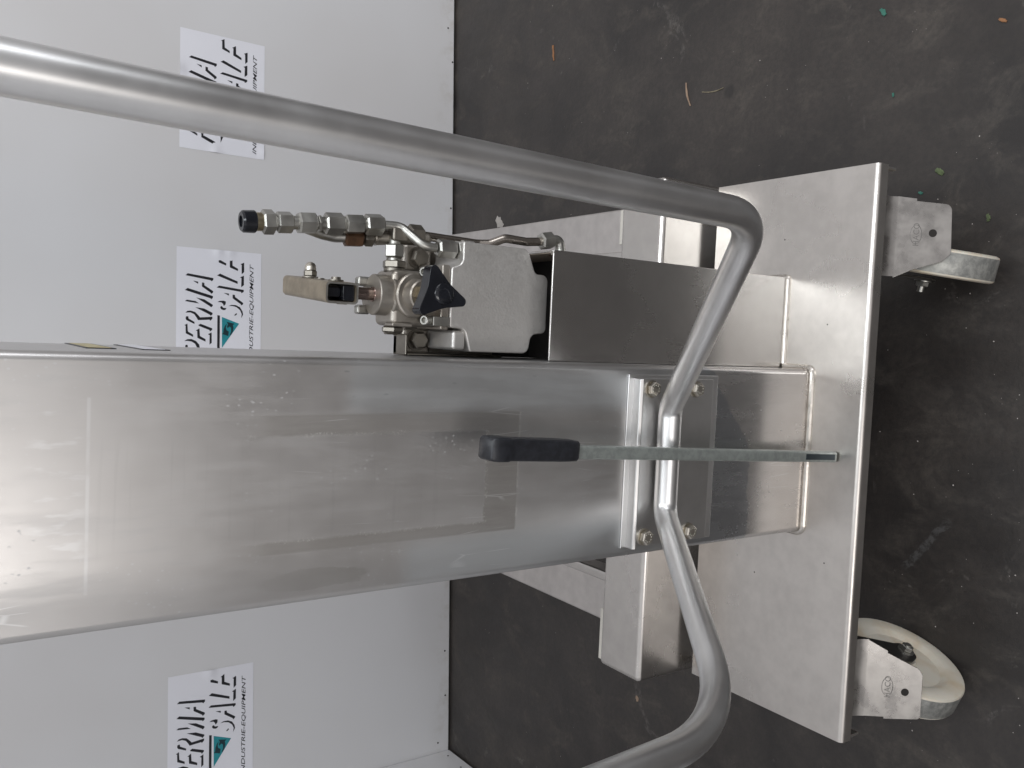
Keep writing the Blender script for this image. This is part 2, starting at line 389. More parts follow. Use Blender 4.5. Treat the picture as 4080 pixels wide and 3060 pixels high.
W1 = V((-1.30673857, 2.24789037, 0)); SD = V((0.99798733, 0.06341358, 0)).normalized(); NN = V((-SD.y, SD.x, 0))
def wall_pt(s, z, off=0.0): return W1 + SD * s - NN * off + V((0, 0, z))
def wbox(bm, s0, s1, z0, z1, o0, o1):
    prism(bm, [(s0, z0), (s1, z0), (s1, z1), (s0, z1)], lambda s, z: wall_pt(s, z, o0), lambda s, z: wall_pt(s, z, o1))
back = thing('wall', wall_pt(1.5, 0), 'long white panelled back wall behind the steel lifter, logo sheets taped to it', 'wall')
bm = new_bm(); wbox(bm, -0.012, 7.0, 0.006, 3.4, 0.0, -0.02); obj('panel', bm, M_WALL, back, 0.0015, 2)
bm = new_bm(); wbox(bm, -0.012, 7.0, 0.0005, 0.006, -0.004, -0.02); obj('joint', bm, M_GAPBLK, back)
for s, z in ((2.2735, .028), (2.1702, .011), (1.71, .013), (.3173, .022), (.1768, .019), (.0127 + .02, .044)):
    bm = new_bm(); rev(bm, wall_pt(s, z, 0.0), -NN, [(0, .0028), (.0012, .0026), (.0018, .0012)], 10); obj('nail', bm, M_SCREW, back)
side = thing('wall', W1 + V((0, -0.9, 0)), 'white panelled side wall meeting the back wall at the lower left corner of the photo', 'wall')
def side_pt(t, z, off=0.0): return W1 + V((0.004, -0.004, 0)) + V((0.03708, -0.99931, 0)) * t + V((0.99931, 0.03708, 0)) * off + V((0, 0, z))
bm = new_bm(); prism(bm, [(0, .006), (4, .006), (4, 3.4), (0, 3.4)], lambda s, z: side_pt(s, z, 0), lambda s, z: side_pt(s, z, -.02)); obj('panel', bm, M_WALL, side, 0.0015, 2)
bm = new_bm(); prism(bm, [(0, .0005), (4, .0005), (4, .006), (0, .006)], lambda s, z: side_pt(s, z, -.004), lambda s, z: side_pt(s, z, -.02)); obj('joint', bm, M_GAPBLK, side)
for s, z in ((.035, .03), (.12, .035)):
    bm = new_bm(); rev(bm, side_pt(s, z, 0.0), V((1, 0.03, 0)), [(0, .0028), (.0012, .0026), (.0018, .0012)], 10); obj('nail', bm, M_SCREW, side)

# ---- printed sheets (lettering outlines in sheet metres: from the left edge, from the bottom edge)
def text_mesh(s, size, shear=0.0, spacing=1.0, bold=0.0):
    c = bpy.data.curves.new('lettering', 'FONT'); c.body = s; c.size = size; c.shear = shear; c.space_character = spacing
    c.align_x = 'LEFT'; c.offset = bold; c.resolution_u = 3
    o = bpy.data.objects.new('lettering', c); COL.objects.link(o)
    bpy.context.view_layer.update()
    me = bpy.data.meshes.new_from_object(o.evaluated_get(bpy.context.evaluated_depsgraph_get()))
    bpy.data.objects.remove(o); bpy.data.curves.remove(c)
    return me
def txt(s, cap, parent, name, mat, fn, width=None, shear=0.0, center=False, bold=0.0, stretch=1.0, spacing=1.0):
    me = text_mesh(s, 1.0, shear, spacing, bold)
    xs = [v.co.x for v in me.vertices]; ys = [v.co.y for v in me.vertices]
    x0, x1, y0, y1 = min(xs), max(xs), min(ys), max(ys)
    ky_ = cap / .73; kx = (width / (x1 - x0)) if width else ky_ * stretch
    bm = bmesh.new(); bm.from_mesh(me); bpy.data.meshes.remove(me)
    for v in bm.verts:
        x = (v.co.x - x0) * kx; y = v.co.y * ky_
        if center: x -= (x1 - x0) * kx / 2; y -= cap / 2
        v.co = fn(x, y)
    return obj(name, bm, mat, parent, 0, smooth=False)

LOGO = {
 'PERMA': [[(0.2387, 0.2002), (0.2442, 0.1941), (0.2366, 0.1288), (0.2315, 0.1288), (0.2275, 0.1335), (0.2302, 0.1359)], [(0.2259, 0.1813), (0.224, 0.1679), (0.2185, 0.1678)], [(0.2228, 0.1581), (0.2221, 0.1518), (0.216, 0.1517), (0.2019, 0.129), (0.1983, 0.129), (0.1938, 0.1344), (0.1971, 0.1356), (0.212, 0.158)], [(0.1999, 0.2011), (0.2056, 0.1942), (0.1886, 0.1294), (0.1838, 0.1294), (0.1796, 0.1343), (0.1822, 0.1355)], [(0.1822, 0.1729), (0.1783, 0.1514), (0.1656, 0.1297), (0.162, 0.1297), (0.1581, 0.1341), (0.1608, 0.1365)], [(0.1709, 0.2011), (0.1748, 0.1959), (0.1726, 0.174), (0.1667, 0.1647), (0.1681, 0.1774)], [(0.1565, 0.175), (0.1542, 0.1517), (0.1438, 0.13), (0.1402, 0.13), (0.1355, 0.1352), (0.1381, 0.1364)], [(0.1408, 0.1995), (0.1456, 0.1945), (0.1468, 0.1865), (0.1438, 0.1749), (0.1358, 0.1668), (0.1301, 0.1621), (0.1334, 0.1304), (0.128, 0.1304), (0.1222, 0.1362), (0.1253, 0.1374), (0.1226, 0.1673), (0.1296, 0.1713), (0.1377, 0.1772), (0.142, 0.1864)], [(0.1299, 0.1983), (0.1312, 0.1971), (0.1314, 0.1921), (0.1258, 0.1914), (0.1174, 0.1763), (0.1121, 0.1763), (0.1212, 0.1966), (0.1247, 0.1987)], [(0.1095, 0.1666), (0.1133, 0.1608), (0.1026, 0.1307), (0.099, 0.1306), (0.0939, 0.136), (0.0975, 0.1377), (0.1072, 0.1642)], [(0.1079, 0.2018), (0.1123, 0.1942), (0.0916, 0.1929), (0.0838, 0.1796), (0.0778, 0.1795), (0.0866, 0.1982), (0.1068, 0.1988)], [(0.0948, 0.1729), (0.1012, 0.1635), (0.0809, 0.1622), (0.073, 0.1476), (0.0665, 0.1476), (0.0758, 0.1686), (0.0938, 0.1692)], [(0.0865, 0.1414), (0.0917, 0.132), (0.0639, 0.1315), (0.0588, 0.1374), (0.0842, 0.1371)], [(0.0658, 0.2014), (0.0713, 0.1951), (0.0722, 0.1836), (0.0673, 0.172), (0.058, 0.1638), (0.0485, 0.1619), (0.0376, 0.1625), (0.0363, 0.1662), (0.0494, 0.1691), (0.0601, 0.1743), (0.0657, 0.1836), (0.067, 0.1939)], [(0.0545, 0.1991), (0.0564, 0.1977), (0.0566, 0.1934), (0.0504, 0.1926), (0.0418, 0.1776), (0.0365, 0.1776), (0.0462, 0.1979), (0.0497, 0.1995)], [(0.0399, 0.1673), (0.0394, 0.1593), (0.0279, 0.1312), (0.0243, 0.1312), (0.019, 0.1378), (0.0219, 0.1383), (0.0345, 0.1672)]],
 'SALE': [[(0.3017, 0.1179), (0.3069, 0.1091), (0.2848, 0.1083), (0.2786, 0.0953), (0.2726, 0.0952), (0.2794, 0.1149), (0.3005, 0.1151)], [(0.2883, 0.0886), (0.2953, 0.0785), (0.274, 0.0781), (0.2666, 0.0636), (0.2605, 0.0636), (0.2685, 0.0855), (0.2876, 0.0854)], [(0.2795, 0.0569), (0.2845, 0.0471), (0.2593, 0.0469), (0.2526, 0.0535), (0.278, 0.0537)], [(0.2443, 0.1189), (0.2498, 0.1111), (0.2321, 0.0643), (0.2255, 0.0643)], [(0.2437, 0.0578), (0.2494, 0.0475), (0.2235, 0.0473), (0.2173, 0.0547), (0.242, 0.0541)], [(0.2123, 0.1199), (0.2176, 0.1132), (0.2104, 0.0477), (0.2054, 0.0477), (0.2008, 0.0538), (0.2045, 0.0551)], [(0.1989, 0.1011), (0.1979, 0.0874), (0.1925, 0.0874)], [(0.1956, 0.0775), (0.1953, 0.0714), (0.1899, 0.0708), (0.1748, 0.0487), (0.1715, 0.0492), (0.1675, 0.054), (0.1712, 0.0555), (0.1858, 0.0774)], [(0.1736, 0.117), (0.1768, 0.1117), (0.178, 0.101), (0.1761, 0.0954), (0.1688, 0.0959), (0.1636, 0.1009), (0.1691, 0.1026), (0.173, 0.1069)], [(0.1614, 0.1097), (0.1633, 0.1057), (0.1587, 0.102), (0.1584, 0.0936), (0.1541, 0.096), (0.1526, 0.1008), (0.1543, 0.1068), (0.1575, 0.1097)], [(0.1643, 0.0884), (0.168, 0.0804), (0.1679, 0.0682), (0.1624, 0.0572), (0.1517, 0.0505), (0.1432, 0.0489), (0.133, 0.0545), (0.1442, 0.0526), (0.1546, 0.0571), (0.1626, 0.067), (0.1652, 0.078)], [(0.1399, 0.0734), (0.1466, 0.0669), (0.1435, 0.0651), (0.1396, 0.0692)]],
 'TEAL': [[(0.1341, 0.1054), (0.118, 0.0593), (0.0514, 0.1048)]],
 'ARROW': [[(0.1218, 0.0933), (0.1174, 0.0715), (0.1135, 0.0763), (0.1063, 0.0743), (0.0964, 0.0762), (0.0876, 0.0803), (0.0855, 0.0846), (0.0962, 0.0808), (0.106, 0.0811), (0.1095, 0.0853), (0.1044, 0.0901), (0.1087, 0.092), (0.1154, 0.0892)], [(0.0886, 0.1051), (0.0917, 0.1015), (0.1015, 0.1009), (0.1114, 0.0969), (0.117, 0.0921), (0.1066, 0.0949), (0.0993, 0.0932), (0.0959, 0.0871), (0.0837, 0.0882)]],
 'BAR': [[(0.1384, 0.1174), (0.1375, 0.1107), (0.044300000000000006, 0.1107), (0.0281, 0.1174)]],
}
def letters(bm, polys, place):
    for poly in polys:
        try:
            f = bm.faces.new([bm.verts.new(place(a, b)) for a, b in poly]); f.normal_update()
        except ValueError: continue
def sheet(s0, z0, label, curl):
    # paper with slightly lifting edges
    W_, H_ = .3127, .2225
    root = thing('logo_sheet', wall_pt(s0 + W_ / 2, z0 + H_ / 2, .0003), label, 'poster', 'printed logo sheets taped to the back wall')
    def lift_(a, b):
        e = 0.0
        for (ca, cb, amp) in curl: e += amp * math.exp(-(((a - ca) / .018) ** 2 + ((b - cb) / .012) ** 2))
        return .0006 + e
    bm = new_bm(); nx, nz = 44, 32; g_ = []
    for i in range(nx + 1):
        g_.append([bm.verts.new(wall_pt(s0 + W_ * i / nx, z0 + H_ * j / nz, lift_(W_ * i / nx, H_ * j / nz))) for j in range(nz + 1)])
    for i in range(nx):
        for j in range(nz): bm.faces.new((g_[i][j], g_[i + 1][j], g_[i + 1][j + 1], g_[i][j + 1]))
    obj('paper', bm, M_PAPER, root, 0, angle=60)
    pl = lambda a, b: wall_pt(s0 + a, z0 + b, .0010)
    for key, nm, mt, off in (('PERMA', 'word', M_INK, 0), ('SALE', 'word', M_INK, 0), ('BAR', 'bar', M_INK, 0), ('TEAL', 'triangle', M_TEAL, 0), ('ARROW', 'recycling_arrows', M_TEALD, .0003)):
        bm = new_bm(); letters(bm, LOGO[key], lambda a, b: wall_pt(s0 + a, z0 + b, .0010 + off)); bmesh.ops.triangulate(bm, faces=bm.faces[:])
        obj(nm, bm, mt, root, 0, smooth=False)
    txt('INDUSTRIE-EQUIPMENT', .0108, root, 'word', M_INK, lambda a, b: wall_pt(s0 + .0118 + a, z0 + .0215 + b, .0010), width=.2700, shear=.30, bold=.004)

sheet(1.7697, .6088, 'logo sheet half hidden behind the tilted handlebar tube, at the top of the photo', [(.205, .2225, .004), (.0, .13, .003), (.02, .0, .003)])
sheet(1.1980, .6137, 'logo sheet partly behind the mast, between mast and pump fittings', [(.3127, .115, .004), (.3127, .085, .003)])
sheet(.0770, .6268, 'logo sheet at the lower left edge of the photo, left of the mast', [(.3127, .115, .004)])


# ------------------------------------------------------------------ the lifter
lift = thing('lifting_truck', (-0.148, 0.87, 0), 'stainless steel mobile column lifter with handlebar, hand pump and castors', 'lifter')

# base channel
bm = new_bm()
x0, x1, y0, y1, zt = -0.5625, 0.2665, 0.7075, 1.0, 0.28
prof = round_poly([(y1, zt), (y0, zt), (y0, 0.2585), (y0 + .003, 0.2585), (y0 + .003, zt - .003), (y1, zt - .003)], [0, .0075, 0, 0, .0045, 0], 6)
prism(bm, prof, lambda y, z: V((x0, y, z)), lambda y, z: V((x1, y, z)))
base = obj('base_plate', bm, M_PLATE, lift, 0, angle=50)
for s, xx in ((1, x1 - .003), (-1, x0)):
    bm = new_bm()
    prism(bm, [(.7125, .2765), (.7125, .2305), (.995, .2305), (.995, .2765)], lambda y, z: V((xx - (.001 if s > 0 else 0), y, z)), lambda y, z: V((xx + .003 + (.001 if s < 0 else 0), y, z)))
    obj('side_flange', bm, M_PLATE, base, 0.0012, 2)
for p in ((.0405, .775), (.17, .86), (-.31, .755), (-.355, .88)):
    bm = new_bm(); rev(bm, V((p[0], p[1], .28)), V((0, 0, 1)), [(0, .0012), (.0004, .001)], 8); obj('dirt_speck', bm, M_SCREW, base)

# cross beam
bm = new_bm(); box(bm, -.5665, .2735, 1.018, 1.119, .17, .3885)
beam = obj('cross_beam', bm, M_BEAM, lift, .009, 5)
# legs with end plates
for sx, xa, xb, lb in ((1, .168, .262, 'right'), (-1, -.556, -.463, 'left')):
    bm = new_bm(); box(bm, xa, xb, 1.119, 2.02, .19, .25)
    leg = obj('leg', bm, M_LEG, lift, .005, 4)
    xi = xa if sx > 0 else xb
    bm = new_bm(); box(bm, xi - .009, xi + .009, 1.131, 2.0, .2503, .262)
    obj('guide_rail', bm, M_BEAM, leg, .004, 3)
    bm = new_bm()
    if sx > 0: box(bm, .170, .2300, 1.119, 1.131, .252, .380)
    else: box(bm, -.562, -.471, 1.119, 1.131, .252, .380)
    obj('end_plate', bm, M_WHITE, leg, .0015, 2)

# mast
bm = new_bm(); box(bm, -.2715, -.027, .797, 1.04, .2802, 2.15)
mast = obj('mast', bm, M_MAST, lift, .008, 5)
def weld(path, r, parent, mat, name='weld_bead'):
    bm = new_bm(); pts = []
    for a, b in zip(path, path[1:]):
        a, b = V(a), V(b); n = max(2, int((b - a).length / .003))
        for k in range(n): pts.append(a.lerp(b, k / n) + V([random.uniform(-.00005, .00005) for _ in range(3)]))
    pts.append(V(path[-1]))
    tube(bm, pts, [r * random.uniform(.975, 1.025) for _ in pts], 10)
    return obj(name, bm, mat, parent, 0)
M_WELD = steel('weld_bead', (0.66, 0.62, 0.57), 0.30, 0.1, (30, 30, 30), 40, 0.05, 0.8)
weld(fillet([(-.2735, .86, .2815), (-.2735, .7945, .2815), (-.0245, .7945, .2815), (-.0245, .846, .2815)], [.012, .010], 6), .0050, mast, M_WELD)
# narrow labels on the mast's right side
for i, (za, zb, ya, yb) in enumerate(((1.221, 1.2475, .885, 1.035), (1.173, 1.199, .880, 1.035))):
    bm = new_bm(); box(bm, -.0270, -.0262, ya, yb, za, zb)
    st = obj('warning_label', bm, M_INK, mast, 0)
    bm = new_bm(); box(bm, -.0262, -.0259, ya + .006, yb - .006, za + .0035, zb - .0035)
    obj('label_face', bm, M_STICK if i == 0 else M_PAPER, st, 0)

# tank box (open-topped sheet housing beside the mast)
bx0, bx1, by0, by1, bz1 = -.0265, .1115, .8485, .99, .7325
bm = new_bm()
box(bm, bx0, bx1, by0, by0 + .003, .2803, bz1)
tank = obj('pump_housing', bm, M_BOX, lift, .0012, 3)
bm = new_bm(); box(bm, bx1 - .003, bx1, by0 + .003, by1, .2803, bz1); obj('side_panel', bm, M_BOX, tank, .0008, 2)
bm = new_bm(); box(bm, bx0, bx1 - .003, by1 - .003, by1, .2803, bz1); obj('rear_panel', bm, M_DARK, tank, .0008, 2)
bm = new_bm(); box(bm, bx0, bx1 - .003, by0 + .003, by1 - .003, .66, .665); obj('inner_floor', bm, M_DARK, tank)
bm = new_bm(); rev(bm, V((bx1 - .0032, by0 + .0032, .2803)), V((0, 0, 1)), [(0, .0032), (.452, .0032)], 16); obj('folded_corner', bm, M_BOX, tank)
weld(fillet([(bx0 + .006, by0 - .001, .2812), (bx1 + .001, by0 - .001, .2812), (bx1 + .001, by0 + .07, .2812)], .005, 4), .0040, tank, M_WELD)
M_WELDW = M_WELD
for y_, z_ in ((.872, .6508 - .055), (.872, .4927 - .03)):
    bm = new_bm(); rev(bm, V((bx1, y_, z_)), V((1, 0, 0)), [(0, .0065), (.0012, .006), (.0024, .0035), (.0028, 0.0008)], 18); obj('rivet', bm, M_BOLT, tank)
bm = new_bm(); box(bm, bx1 - .0036, bx1 - .0030, by0 + .004, by1 - .004, .666, bz1 - .0006); obj('lit_inner_face', bm, M_LITTAN, tank)  # extra sheet over the side panel, its pale colour imitates a lit inside
# hand-written marks on the inside of the side panel
bm = new_bm(); xm = bx1 - .0038
def stroke2(pts, wdt=.0009):
    for a, b in zip(pts, pts[1:]):
        a, b = V((xm, *a)), V((xm, *b)); d = (b - a).normalized(); n = V((0, -d.z, d.y)) * wdt
        bm.faces.new([bm.verts.new(p) for p in (a + n, b + n, b - n, a - n)])
stroke2([(.893, .722), (.884, .724), (.876, .7215), (.880, .714), (.891, .711), (.877, .709)])
stroke2([(.874, .722), (.874, .710)])
stroke2([(.868, .7225), (.8605, .7215), (.8605, .713), (.858, .709)])
obj('marker_writing', bm, M_MARK, tank, 0, smooth=False)

# ------------------------------------------------------------------ hand pump
bm = new_bm()
prism(bm, [(-.026, .745), (.108, .745), (.108, .902), (-.002, .902), (-.002, .888), (-.026, .888)], lambda x, z: V((x, .958, z)), lambda x, z: V((x, .968, z)))
prism(bm, [(-.0265, .885), (-.0003, .885), (-.0003, .888), (-.0265, .888)], lambda x, z: V((x, .934, z)), lambda x, z: V((x, .968, z)))
prism(bm, [(-.0265, .745), (-.0235, .745), (-.0235, .885), (-.0265, .885)], lambda x, z: V((x, .934, z)), lambda x, z: V((x, .958, z)))
M_BRK = M_ZINCD
bracket = obj('pump_bracket', bm, M_BRK, lift, .0015, 2)
for x, z in ((.094, .871), (-.0075, .868)):
    bm = new_bm(); box(bm, x - .019, x + .017, .944, .9578, z - .021, z + .019); obj('mounting_lug', bm, M_IRON, bracket, .006, 3)
    bm = new_bm(); rev(bm, V((x, .944, z)), V((0, -1, 0)), [(0, .0135), (.002, .0135)], 28)
    hexn(bm, V((x, .942, z)), V((x, .932, z)), .0195, phase=.3 if x > 0 else .1, chamfer=.0015)
    obj('hex_bolt', bm, M_ZINCD, bracket)

cast = [(.1105, .8465), (.1122, .8295), (.1104, .7560), (.0985, .7484), (.0830, .7390), (.0815, .7240), (.0716, .7190), (.0124, .7190), (.0075, .7260), (.0060, .7390),
        (-.0127, .7455), (-.0195, .7530), (-.0175, .8250), (.0035, .8330), (.0100, .8600), (.0815, .8632), (.0870, .8480)]
cast = [(.112, .846), (.112, .752), (.096, .7455), (.0815, .7395), (.0815, .7195), (.008, .7195), (.0055, .742), (-.0185, .746), (-.0185, .832), (.008, .840), (.010, .861), (.080, .861), (.086, .846)]
pr = round_poly(cast, [.002, .012, .010, .008, .010, .007, .010, .010, .003, .010, .003, .003, .010], 6)
bm = new_bm(); prism(bm, pr, lambda x, z: V((x, .875, z)), lambda x, z: V((x, .944, z)))
pump = obj('hand_pump', bm, M_CAST, lift, .006, 5, angle=45)
bm = new_bm(); box(bm, -.017, .0065, .878, .944, .8365, .8545); obj('rear_boss', bm, M_CAST, pump, .004, 3)
# body
bm = new_bm(); box(bm, .0085, .0735, .8895, .938, .861, .930); obj('valve_body', bm, M_IRON, pump, .007, 4)
bm = new_bm(); box(bm, .0062, .083, .878, .938, .8612, .872); obj('flange', bm, M_IRON, pump, .002, 3)
bm = new_bm(); box(bm, .0105, .0215, .8745, .8865, .8615, .8835); obj('key_block', bm, M_ZINC, pump, .001, 2)
bm = new_bm(); box(bm, .0075, .012, .884, .905, .905, .932); obj('side_rib', bm, M_IRON, pump, .002, 2)
bm = new_bm(); rev(bm, V((.0435, .909, .9125)), V((0, 0, 1)), [(0, .0240), (.0010, .0262), (.0150, .0262), (.0165, .0238), (.0325, .0238), (.0335, .0228)], 56)
obj('collar', bm, M_IRON, pump, 0)
bm = new_bm(); rev(bm, V((.043, .925, .930)), V((0, 0, 1)), [(0, .020), (.012, .020), (.014, .018)], 32); obj('rear_hub', bm, M_IRON, pump)
for q in (-1, 1):
    bm = new_bm(); box(bm, .0425 + q * .0165 - .0055, .0425 + q * .0165 + .0055, .926, .938, .940, .9565); obj('guide_ear', bm, M_ZINC, pump, .003, 3)
bm = new_bm(); rev(bm, V((.0437, .909, .9455)), V((0, 0, 1)), [(0, .0090), (.0012, .0086), (.0012, .0073), (.032, .0073), (.033, .0065)], 28)
obj('piston_rod', bm, steel('browned_rod', (.36, .28, .25), .18, .08, (4, 4, 60), 20, .05, .7), pump)
# boss and star knob
ky = .8975
bm = new_bm(); rev(bm, V((.0445, .8885, ky + .006)), V((0, -1, -.12)), [(0, .0262), (.004, .0262), (.0055, .0245), (.0060, .0195), (.018, .0175), (.0195, .016)], 48)
obj('knob_boss', bm, M_IRON, pump)
bm = new_bm(); hexn(bm, V((.0445, .872, ky + .004)), V((.0448, .856, ky + .002)), .021, phase=.2, chamfer=.002); obj('gland_nut', bm, M_YZINC, pump)
bm = new_bm(); rev(bm, V((.0450, .856, ky + .002)), V((.02, -1, 0)), [(0, .009), (.014, .009)], 24); obj('knob_stem', bm, M_BLACK, pump)
kc = V((.0458, .0, .8985))
tri = [(.0835, .9165), (.0345, .8625), (.0175, .9345)]
poly = []
for i in range(3):
    a, b = V(tri[i]), V(tri[(i + 1) % 3]); c = V((.0458, .9030)); mid = (a + b) / 2
    poly.append(tuple(a)); poly.append(tuple(mid.lerp(c, .20)))
pk = round_poly(poly, [.0055, .06, .0055, .06, .0055, .06], 9)
bm = new_bm(); prism(bm, pk, lambda x, z: V((x, .823, z)), lambda x, z: V((x, .840, z))); rev(bm, V((.0458, .842, .9)), V((0, -1, 0)), [(0, .0135), (.0, .0135), (.0195, .0122), (.0205, .0112), (.0205, .004)], 36)
obj('star_knob', bm, M_BLACK, pump, .0032, 4, angle=50)
# socket cap screws
for x, z in ((.0725, .8925), (.0165, .8895)):
    a = V((x, .884, z - .006)); ax = V((0, -.45, .89)).normalized()
    bm = new_bm(); rev(bm, a, ax, [(0, .0058), (.0112, .0058), (.0120, .0051), (.0120, .0034), (.0070, .0034), (.0070, .0005)], 28)
    obj('cap_screw', bm, M_ZINC, pump, 0)

# lever socket: a rectangular tube lying back, open towards the viewer
SX0, SX1, SZ0, SZ1 = .0292, .0530, .9785, 1.0168
def rrect(x0, x1, z0, z1, r, n=5): return round_poly([(x0, z0), (x1, z0), (x1, z1), (x0, z1)], r, n)
bm = new_bm(); o_ = rrect(SX0, SX1, SZ0, SZ1, .0055); i_ = rrect(SX0 + .0024, SX1 - .0024, SZ0 + .0024, SZ1 - .0024, .0030)
def lv(x, z, y): return V((x + (y - .875) * .082, y, z))
rings = [[bm.verts.new(lv(x, z, y)) for x, z in pp] for pp, y in ((i_, 1.010), (i_, .876), (i_, .875), (o_, .875), (o_, .8765), (o_, 1.008), (o_, 1.010))]
n = len(o_)
for a, b in zip(rings, rings[1:]):
    for k in range(n): bm.faces.new((a[k], a[(k + 1) % n], b[(k + 1) % n], b[k]))
for k in range(n): bm.faces.new((rings[-1][k], rings[-1][(k + 1) % n], rings[0][(k + 1) % n], rings[0][k]))
obj('lever_socket', bm, M_LEVERSOCK, pump, 0)
bm = new_bm(); o2 = rrect(SX0 + .0003, SX1 - .0003, SZ0 + .0003, SZ1 - .0003, .0052)
rings = [[bm.verts.new(lv(x, z, y)) for x, z in pp] for pp, y in ((i_, .8752), (i_, .8744), (o2, .8744), (o2, .8752))]
for a, b in zip(rings, rings[1:]):
    for k in range(n): bm.faces.new((a[k], a[(k + 1) % n], b[(k + 1) % n], b[k]))
obj('socket_rim', bm, M_ZINC, pump, 0)
bm = new_bm()
prism(bm, rrect(SX0 + .0030, SX1 - .0030, SZ0 + .003, SZ0 + .0165, .002), lambda x, z: lv(x, z, .879), lambda x, z: lv(x, z, .93))
prism(bm, rrect(SX0 + .0065, SX1 - .0065, SZ0 + .0165, SZ1 - .003, .003), lambda x, z: lv(x, z, .886), lambda x, z: lv(x, z, .925))
obj('rod_clevis', bm, M_BLACK, pump, .001, 2)
def side_fix(name, y, z, prof, seg=24, hexa=None, left=False, mat=M_ZINCD):
    p = lv(SX0 if left else SX1, z, y); d = V((-1, 0, 0)) if left else V((1, 0, 0))
    b = new_bm()
    if hexa: hexn(b, p + d * prof[-1][0] * .0 + d * hexa[0], p + d * hexa[1], hexa[2], phase=.4)
    rev(b, p, d, prof, seg); return obj(name, b, mat, pump, 0)
p = lv(SX1, 1.004, .955)
bm = new_bm(); rev(bm, p, V((1, 0, 0)), [(0, .0093), (.0016, .0093)], 28); hexn(bm, p + V((.0016, 0, 0)), p + V((.009, 0, 0)), .0135, phase=.4)
obj('nut', bm, M_ZINCD, pump)
bm = new_bm(); rev(bm, p + V((.009, 0, 0)), V((1, 0, 0)), [(0, .0066)] + [(.003 + .0066 * math.sin(a), .0066 * math.cos(a)) for a in [k * math.pi / 20 for k in range(0, 10)]], 28)
obj('dome_nut', bm, M_BOLT, pump)
side_fix('pivot_pin', .893, .998, [(0, .0085), (.0014, .0085), (.0014, .0055), (.0045, .0052)])
side_fix('rivet_head', .926, 1.004, [(0, .006), (.0012, .0055)])
side_fix('pivot_pin', .893, .990, [(0, .006), (.0014, .0055)], left=True)

# fittings on the right of the body
bm = new_bm(); rev(bm, V((.0725, .915, .9165)), V((1, 0, 0)), [(0, .0125), (.0035, .0125)], 28); hexn(bm, V((.0762, .915, .9165)), V((.0850, .915, .9165)), .0245, phase=.3); obj('locknut', bm, M_ZINCD, pump)
bm = new_bm(); hexn(bm, V((.088, .915, .917)), V((.1043, .915, .917)), .0205, phase=.15, chamfer=.002)
rev(bm, V((.084, .915, .917)), V((1, 0, 0)), [(0, .007), (.026, .007)], 20); obj('union_nut', bm, M_ZINC, pump)
bm = new_bm(); box(bm, .1075, .1235, .906, .926, .9020, .9235); rev(bm, V((.1145, .916, .87)), V((-.05, .15, 1)), [(0, .0075), (.07, .0075)], 20)
obj('tee_block', bm, M_ZINCD, pump, .003, 3)
bm = new_bm(); hexn(bm, V((.1180, .918, .899)), V((.1185, .918, .8795)), .0215, phase=.1, chamfer=.002); obj('union_nut', bm, M_ZINCD, pump)
bm = new_bm(); hexn(bm, V((.1130, .927, .9215)), V((.1105, .928, .9385)), .0175, phase=.5, chamfer=.002); obj('union_nut', bm, M_ZINCD, pump)
bm = new_bm(); hexn(bm, V((.1105, .928, .939)), V((.1100, .929, .9510)), .0190, phase=.2, chamfer=.002); obj('union_nut', bm, M_ZINCD, pump)
bm = new_bm(); hexn(bm, V((.1098, .929, .9515)), V((.1085, .932, .9735)), .021, phase=.5, chamfer=.002); obj('union_nut', bm, M_RUSTY, pump, label='brown discoloured union nut')
bm = new_bm(); tube(bm, fillet([(.1085, .932, .972), (.1075, .934, .985), (.1095, .934, 1.000), (.114, .932, 1.020)], .02, 6), .0066, 16); obj('feed_pipe', bm, M_ZINC, pump)
bm = new_bm(); hexn(bm, V((-.0005, .905, .921)), V((.0085, .905, .921)), .023, phase=.2, chamfer=.0025); obj('plug', bm, M_ZINCD, pump)

# right-hand stack of couplings, from the casting's port up to the black cap
yb = .892
S0 = V((.1030, yb, .8385))
bm = new_bm(); rev(bm, S0 + V((0, 0, -.014)), V((.0, 0, 1)), [(0, .0122), (.014, .0122)], 28); obj('port_seat', bm, M_CAST, pump)
bm = new_bm(); hexn(bm, S0 + V((0, 0, .0005)), S0 + V((0, 0, .0085)), .0205, phase=.35); obj('locknut', bm, M_ZINC, pump)
bm = new_bm(); hexn(bm, S0 + V((0, 0, .0095)), S0 + V((-.0005, 0, .0345)), .0195, phase=.15, chamfer=.002); obj('union_nut', bm, M_ZINC, pump)
P1 = S0 + V((-.0005, 0, .036)); P4 = V((.1250, .915, .9335))
bm = new_bm(); tube(bm, fillet([P1, P1 + V((.0005, 0, .0165)), P4 + V((.0005, -.003, -.022)), P4 + V((0, 0, .004))], .016, 10), .0053, 20)
obj('bent_pipe', bm, M_ZINC, pump)
top = V((.1108, .915, 1.0965)); bot = P4; dr = (top - bot).normalized()
def along(d): return bot + dr * d
stack = [('union_nut', .0, .0225, .0215, .1, M_ZINC), ('coupling', .0245, .0475, .0195, .62, M_ZINC), ('union_nut', .049, .0715, .0215, .0, M_ZINC),
         ('locknut', .0755, .0805, .0170, .5, M_ZINC), ('coupling', .082, .1025, .0215, .52, M_ZINC), ('union_nut', .1085, .1265, .0205, .1, M_ZINC), ('union_nut', .1285, .1425, .0235, .05, M_ZINC)]
for nme, a, b, af, ph, mt in stack:
    bm = new_bm(); hexn(bm, along(a), along(b), af, phase=ph, chamfer=.0018); obj(nme, bm, mt, pump)
bm = new_bm(); rev(bm, along(.002), dr, [(0, .0076), (.142, .0076)], 20); obj('threaded_core', bm, M_ZINC, pump)
